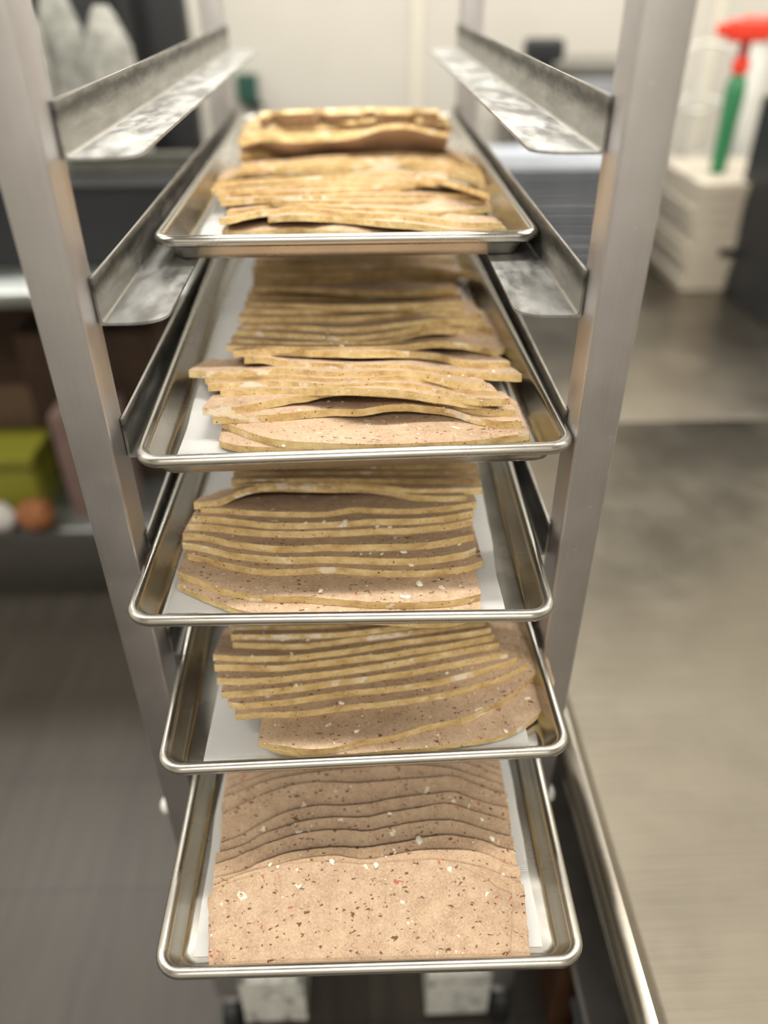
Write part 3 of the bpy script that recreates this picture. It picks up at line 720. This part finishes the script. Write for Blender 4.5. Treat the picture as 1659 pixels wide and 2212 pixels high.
for x in (-2.2, xr2-.05):
    for y in (Yb+.06, Yb+.54):
        obj('leg', lathe(bmesh.new(), [(.02, 0), (.02, zz-.045)], x, y, 20), M['benchm'], be)
# goods on the shelf
SB = zsh+.012
card = plain('brown_cardboard', (.060, .034, .020), .8, 0, .25, 9); card2 = plain('tan_cardboard', (.16, .10, .062), .8, 0, .15, 9)
pinkb = plain('dusty_pink_card', (.15, .095, .08), .8, 0, .15, 9)
yel = plain('lime_plastic', (.17, .165, .012), .6); orn = plain('orange_net', (.20, .07, .02), .7, 0, .5, 60); wht = plain('off_white_film', (.42, .40, .38), .5, 0, .1, 30)
def carton(name, lab, cat, px0, px1, pz_top, pz_bot, y, depth, m, base=None):
    a = ony(px0, pz_bot, y); b_ = ony(px1, pz_top, y); z0_ = base if base is not None else SB+.0005
    t = thing(name, lab, cat, ((a.x+b_.x)/2, y, z0_)); w = (b_.x-a.x)/2; h = b_.z-z0_
    bd = bmesh.new(); box(bd, -w, w, 0, depth, 0, h, bev=.004); obj('body', bd, m, t)
    obj('flap', B(-w*.98, w*.98, .002, depth*.49, h+.0003, h+.004, bev=.001), m, t); obj('flap', B(-w*.98, w*.98, depth*.51, depth-.002, h+.0003, h+.004, bev=.001), m, t)
    return h+z0_
carton('cardboard_box', 'tan cardboard box on the lower shelf above the lime tub', 'box', -60, 84, 835, 900, Yb+.31, .2, card2)
carton('cardboard_box', 'dark brown box behind the left post on the lower shelf', 'box', 140, 330, 720, 1120, Yb+.30, .2, card)
carton('cardboard_box', 'dusty pink box at the right end of the lower shelf', 'box', 165, 240, 900, 1130, Yb+.06, .14, pinkb)
bm = bmesh.new(); box(bm, -2.2, xr2-.1, Yb+.56, Yb+.575, FLOOR+.3, ztop-.05); o = obj('shelf_liner', bm, card); tag(o, 'dark brown liner board closing the back of the bench', 'board')
a = ony(-80, 1130, Yb+.05); b_ = ony(66, 990, Yb+.05)
t = thing('lime_tub', 'yellow-green plastic tub on the lower shelf at the left edge', 'tub', ((a.x+b_.x)/2, Yb+.15, SB)); w = (b_.x-a.x)/2; hh = b_.z-SB
bm = bmesh.new(); box(bm, -w*.92, w*.92, -.09, .09, .0005, hh*.85, bev=.02, seg=3); obj('body', bm, yel, t, smooth=True); obj('lid', B(-w, w, -.10, .10, hh*.85+.0005, hh, bev=.006), yel, t)
a = ony(75, 1085, Yb+.02)
bm = bmesh.new(); bmesh.ops.create_icosphere(bm, subdivisions=4, radius=.055)
for v in bm.verts: v.co *= 1+.12*noise.noise(v.co*30); v.co.z *= .95
zc = min(v.co.z for v in bm.verts); o = obj('orange_bag', bm, orn, None, (a.x, Yb+.005, SB-zc+.0005), smooth='all'); tag(o, 'round orange net bag on the lower shelf before the lime tub', 'bag')
a = ony(10, 1100, Yb+.02)
bm = bmesh.new(); bmesh.ops.create_icosphere(bm, subdivisions=4, radius=.05)
for v in bm.verts: v.co *= 1+.2*noise.noise(v.co*24+Vector((3, 1, 2))); v.co.x *= 1.1
zc = min(v.co.z for v in bm.verts); o = obj('white_packet', bm, wht, None, (a.x-.02, Yb+.0, SB-zc+.0005), smooth='all'); tag(o, 'crumpled off-white packet on the lower shelf left of the orange bag', 'packet')
# on the bench: mottled sacks, black bin, low tray
sack = plain('mottled_grey_sack', (.30, .30, .27), .8, 0, .35, 40)
BT = ztop+.003
def sackobj(px, y, w, h, lab):
    q = ony(px, 300, y); bm = bmesh.new(); lathe(bm, [(w*.3, 0), (w*.46, .01), (w*.5, h*.25), (w*.47, h*.6), (w*.4, h*.85), (w*.2, h*.97), (w*.12, h)], 0, 0, 36)
    bmesh.ops.subdivide_edges(bm, edges=bm.edges[:], cuts=1, use_grid_fill=True)
    for v in bm.verts: k_ = 1+.16*noise.noise(Vector((v.co.x*14, v.co.y*14, v.co.z*8))+Vector((px, 0, 0))); v.co.x *= k_; v.co.y *= k_
    o = obj('sack', bm, sack, None, (q.x, y, BT+.0005), smooth='all'); tag(o, lab, 'sack', 'mottled sacks on the bench')
zt_ = ony(200, -40, 1.7).z-BT
sackobj(92, 1.685, .135, zt_*1.0, 'mottled grey sack just right of the left post')
sackobj(178, 1.775, .14, zt_*1.0, 'mottled pale sack, middle of the three on the bench')
sackobj(268, 1.685, .15, zt_*.92, 'mottled grey sack leaning under the black bin liner')
dk = thing('black_crate', 'black crate on the bench in front of the sacks', 'crate', (ony(270, 430, 1.45).x, 1.45, BT))
obj('body', B(-.62, .14, 0, .14, .001, ony(270, 405, 1.45).z-BT, bev=.008), M['black'], dk); obj('rim', B(-.63, .15, -.008, .148, ony(270, 405, 1.45).z-BT, ony(270, 398, 1.45).z-BT, bev=.003), M['black'], dk)
dg = plain('dark_olive_plastic', (.075, .075, .06), .6, 0, .2, 10)
q = ony(300, 350, 1.55); dk = thing('olive_tub', 'dark olive tub behind the black crate on the bench', 'tub', (q.x, 1.60, BT))
obj('body', B(-.20, .13, 0, .04, .001, q.z-BT, bev=.01, seg=3), dg, dk); obj('lid', B(-.205, .135, -.005, .045, q.z-BT+.0005, q.z-BT+.01, bev=.003), dg, dk)
q = ony(340, 60, 2.3)
bk = thing('black_bin', 'tall black bin behind the sacks at the upper left', 'bin', (q.x, 2.3, FLOOR)); hb = ony(340, -60, 2.3).z-FLOOR
obj('body', lathe(bmesh.new(), [(.09, .001), (.10, .02), (.105, hb-.2), (.10, hb)], 0, 0, 32), M['black'], bk, smooth=True)
obj('lid', lathe(bmesh.new(), [(.108, hb+.0005), (.11, hb+.03), (.06, hb+.05)], 0, 0, 32), M['black'], bk, smooth=True)
for px_, lb in ((150, 'black bin showing in the gap between the first two sacks'), (228, 'black bin showing in the gap beside the third sack')):
    r2 = bk.copy(); C.objects.link(r2); r2['label'] = lb; r2.location = (ony(px_, 60, 2.05 if px_ == 150 else 2.56).x, 2.05 if px_ == 150 else 2.56, FLOOR)
    for ch in list(bk.children):
        c2 = ch.copy(); C.objects.link(c2); c2.parent = r2
# small green and black dispenser on the back wall
q = ony(530, 195, Y1-.1)
ds = thing('wall_socket', 'small dark green box on the back wall beside the rear post', 'box', (q.x, Y1-.001, q.z))
obj('cover', B(-.045, .045, -.05, 0, -.055, .055, bev=.008), plain('dark_green_plastic', (.02, .07, .05), .5), ds); obj('base', B(-.0, .06, -.04, -.001, -.075, -.0555, bev=.004), M['black'], ds)
# things under the worktop, low right
q = onz(1180, 2150, -1.25)
bx = thing('wooden_crate', 'brown box standing under the worktop beside the rack foot', 'crate', (.36, -.02, FLOOR))
brn = plain('rusty_brown_board', (.10, .045, .02), .6, 0, .3, 12)
obj('body', B(0, .30, 0, .34, .001, .26, bev=.004), brn, bx); obj('lid', B(-.006, .306, -.006, .346, .2605, .28, bev=.003), brn, bx)
sl = plain('slate_plastic', (.065, .075, .085), .5, 0, .1, 6)
bx = thing('grey_tote', 'slate grey tote on the floor under the worktop edge', 'tote', (.36, -.42, FLOOR))
obj('body', B(0, .34, 0, .32, .001, .27, bev=.02, seg=3), sl, bx, smooth=True); obj('lid', B(-.008, .348, -.008, .328, .2705, .29, bev=.006), sl, bx)
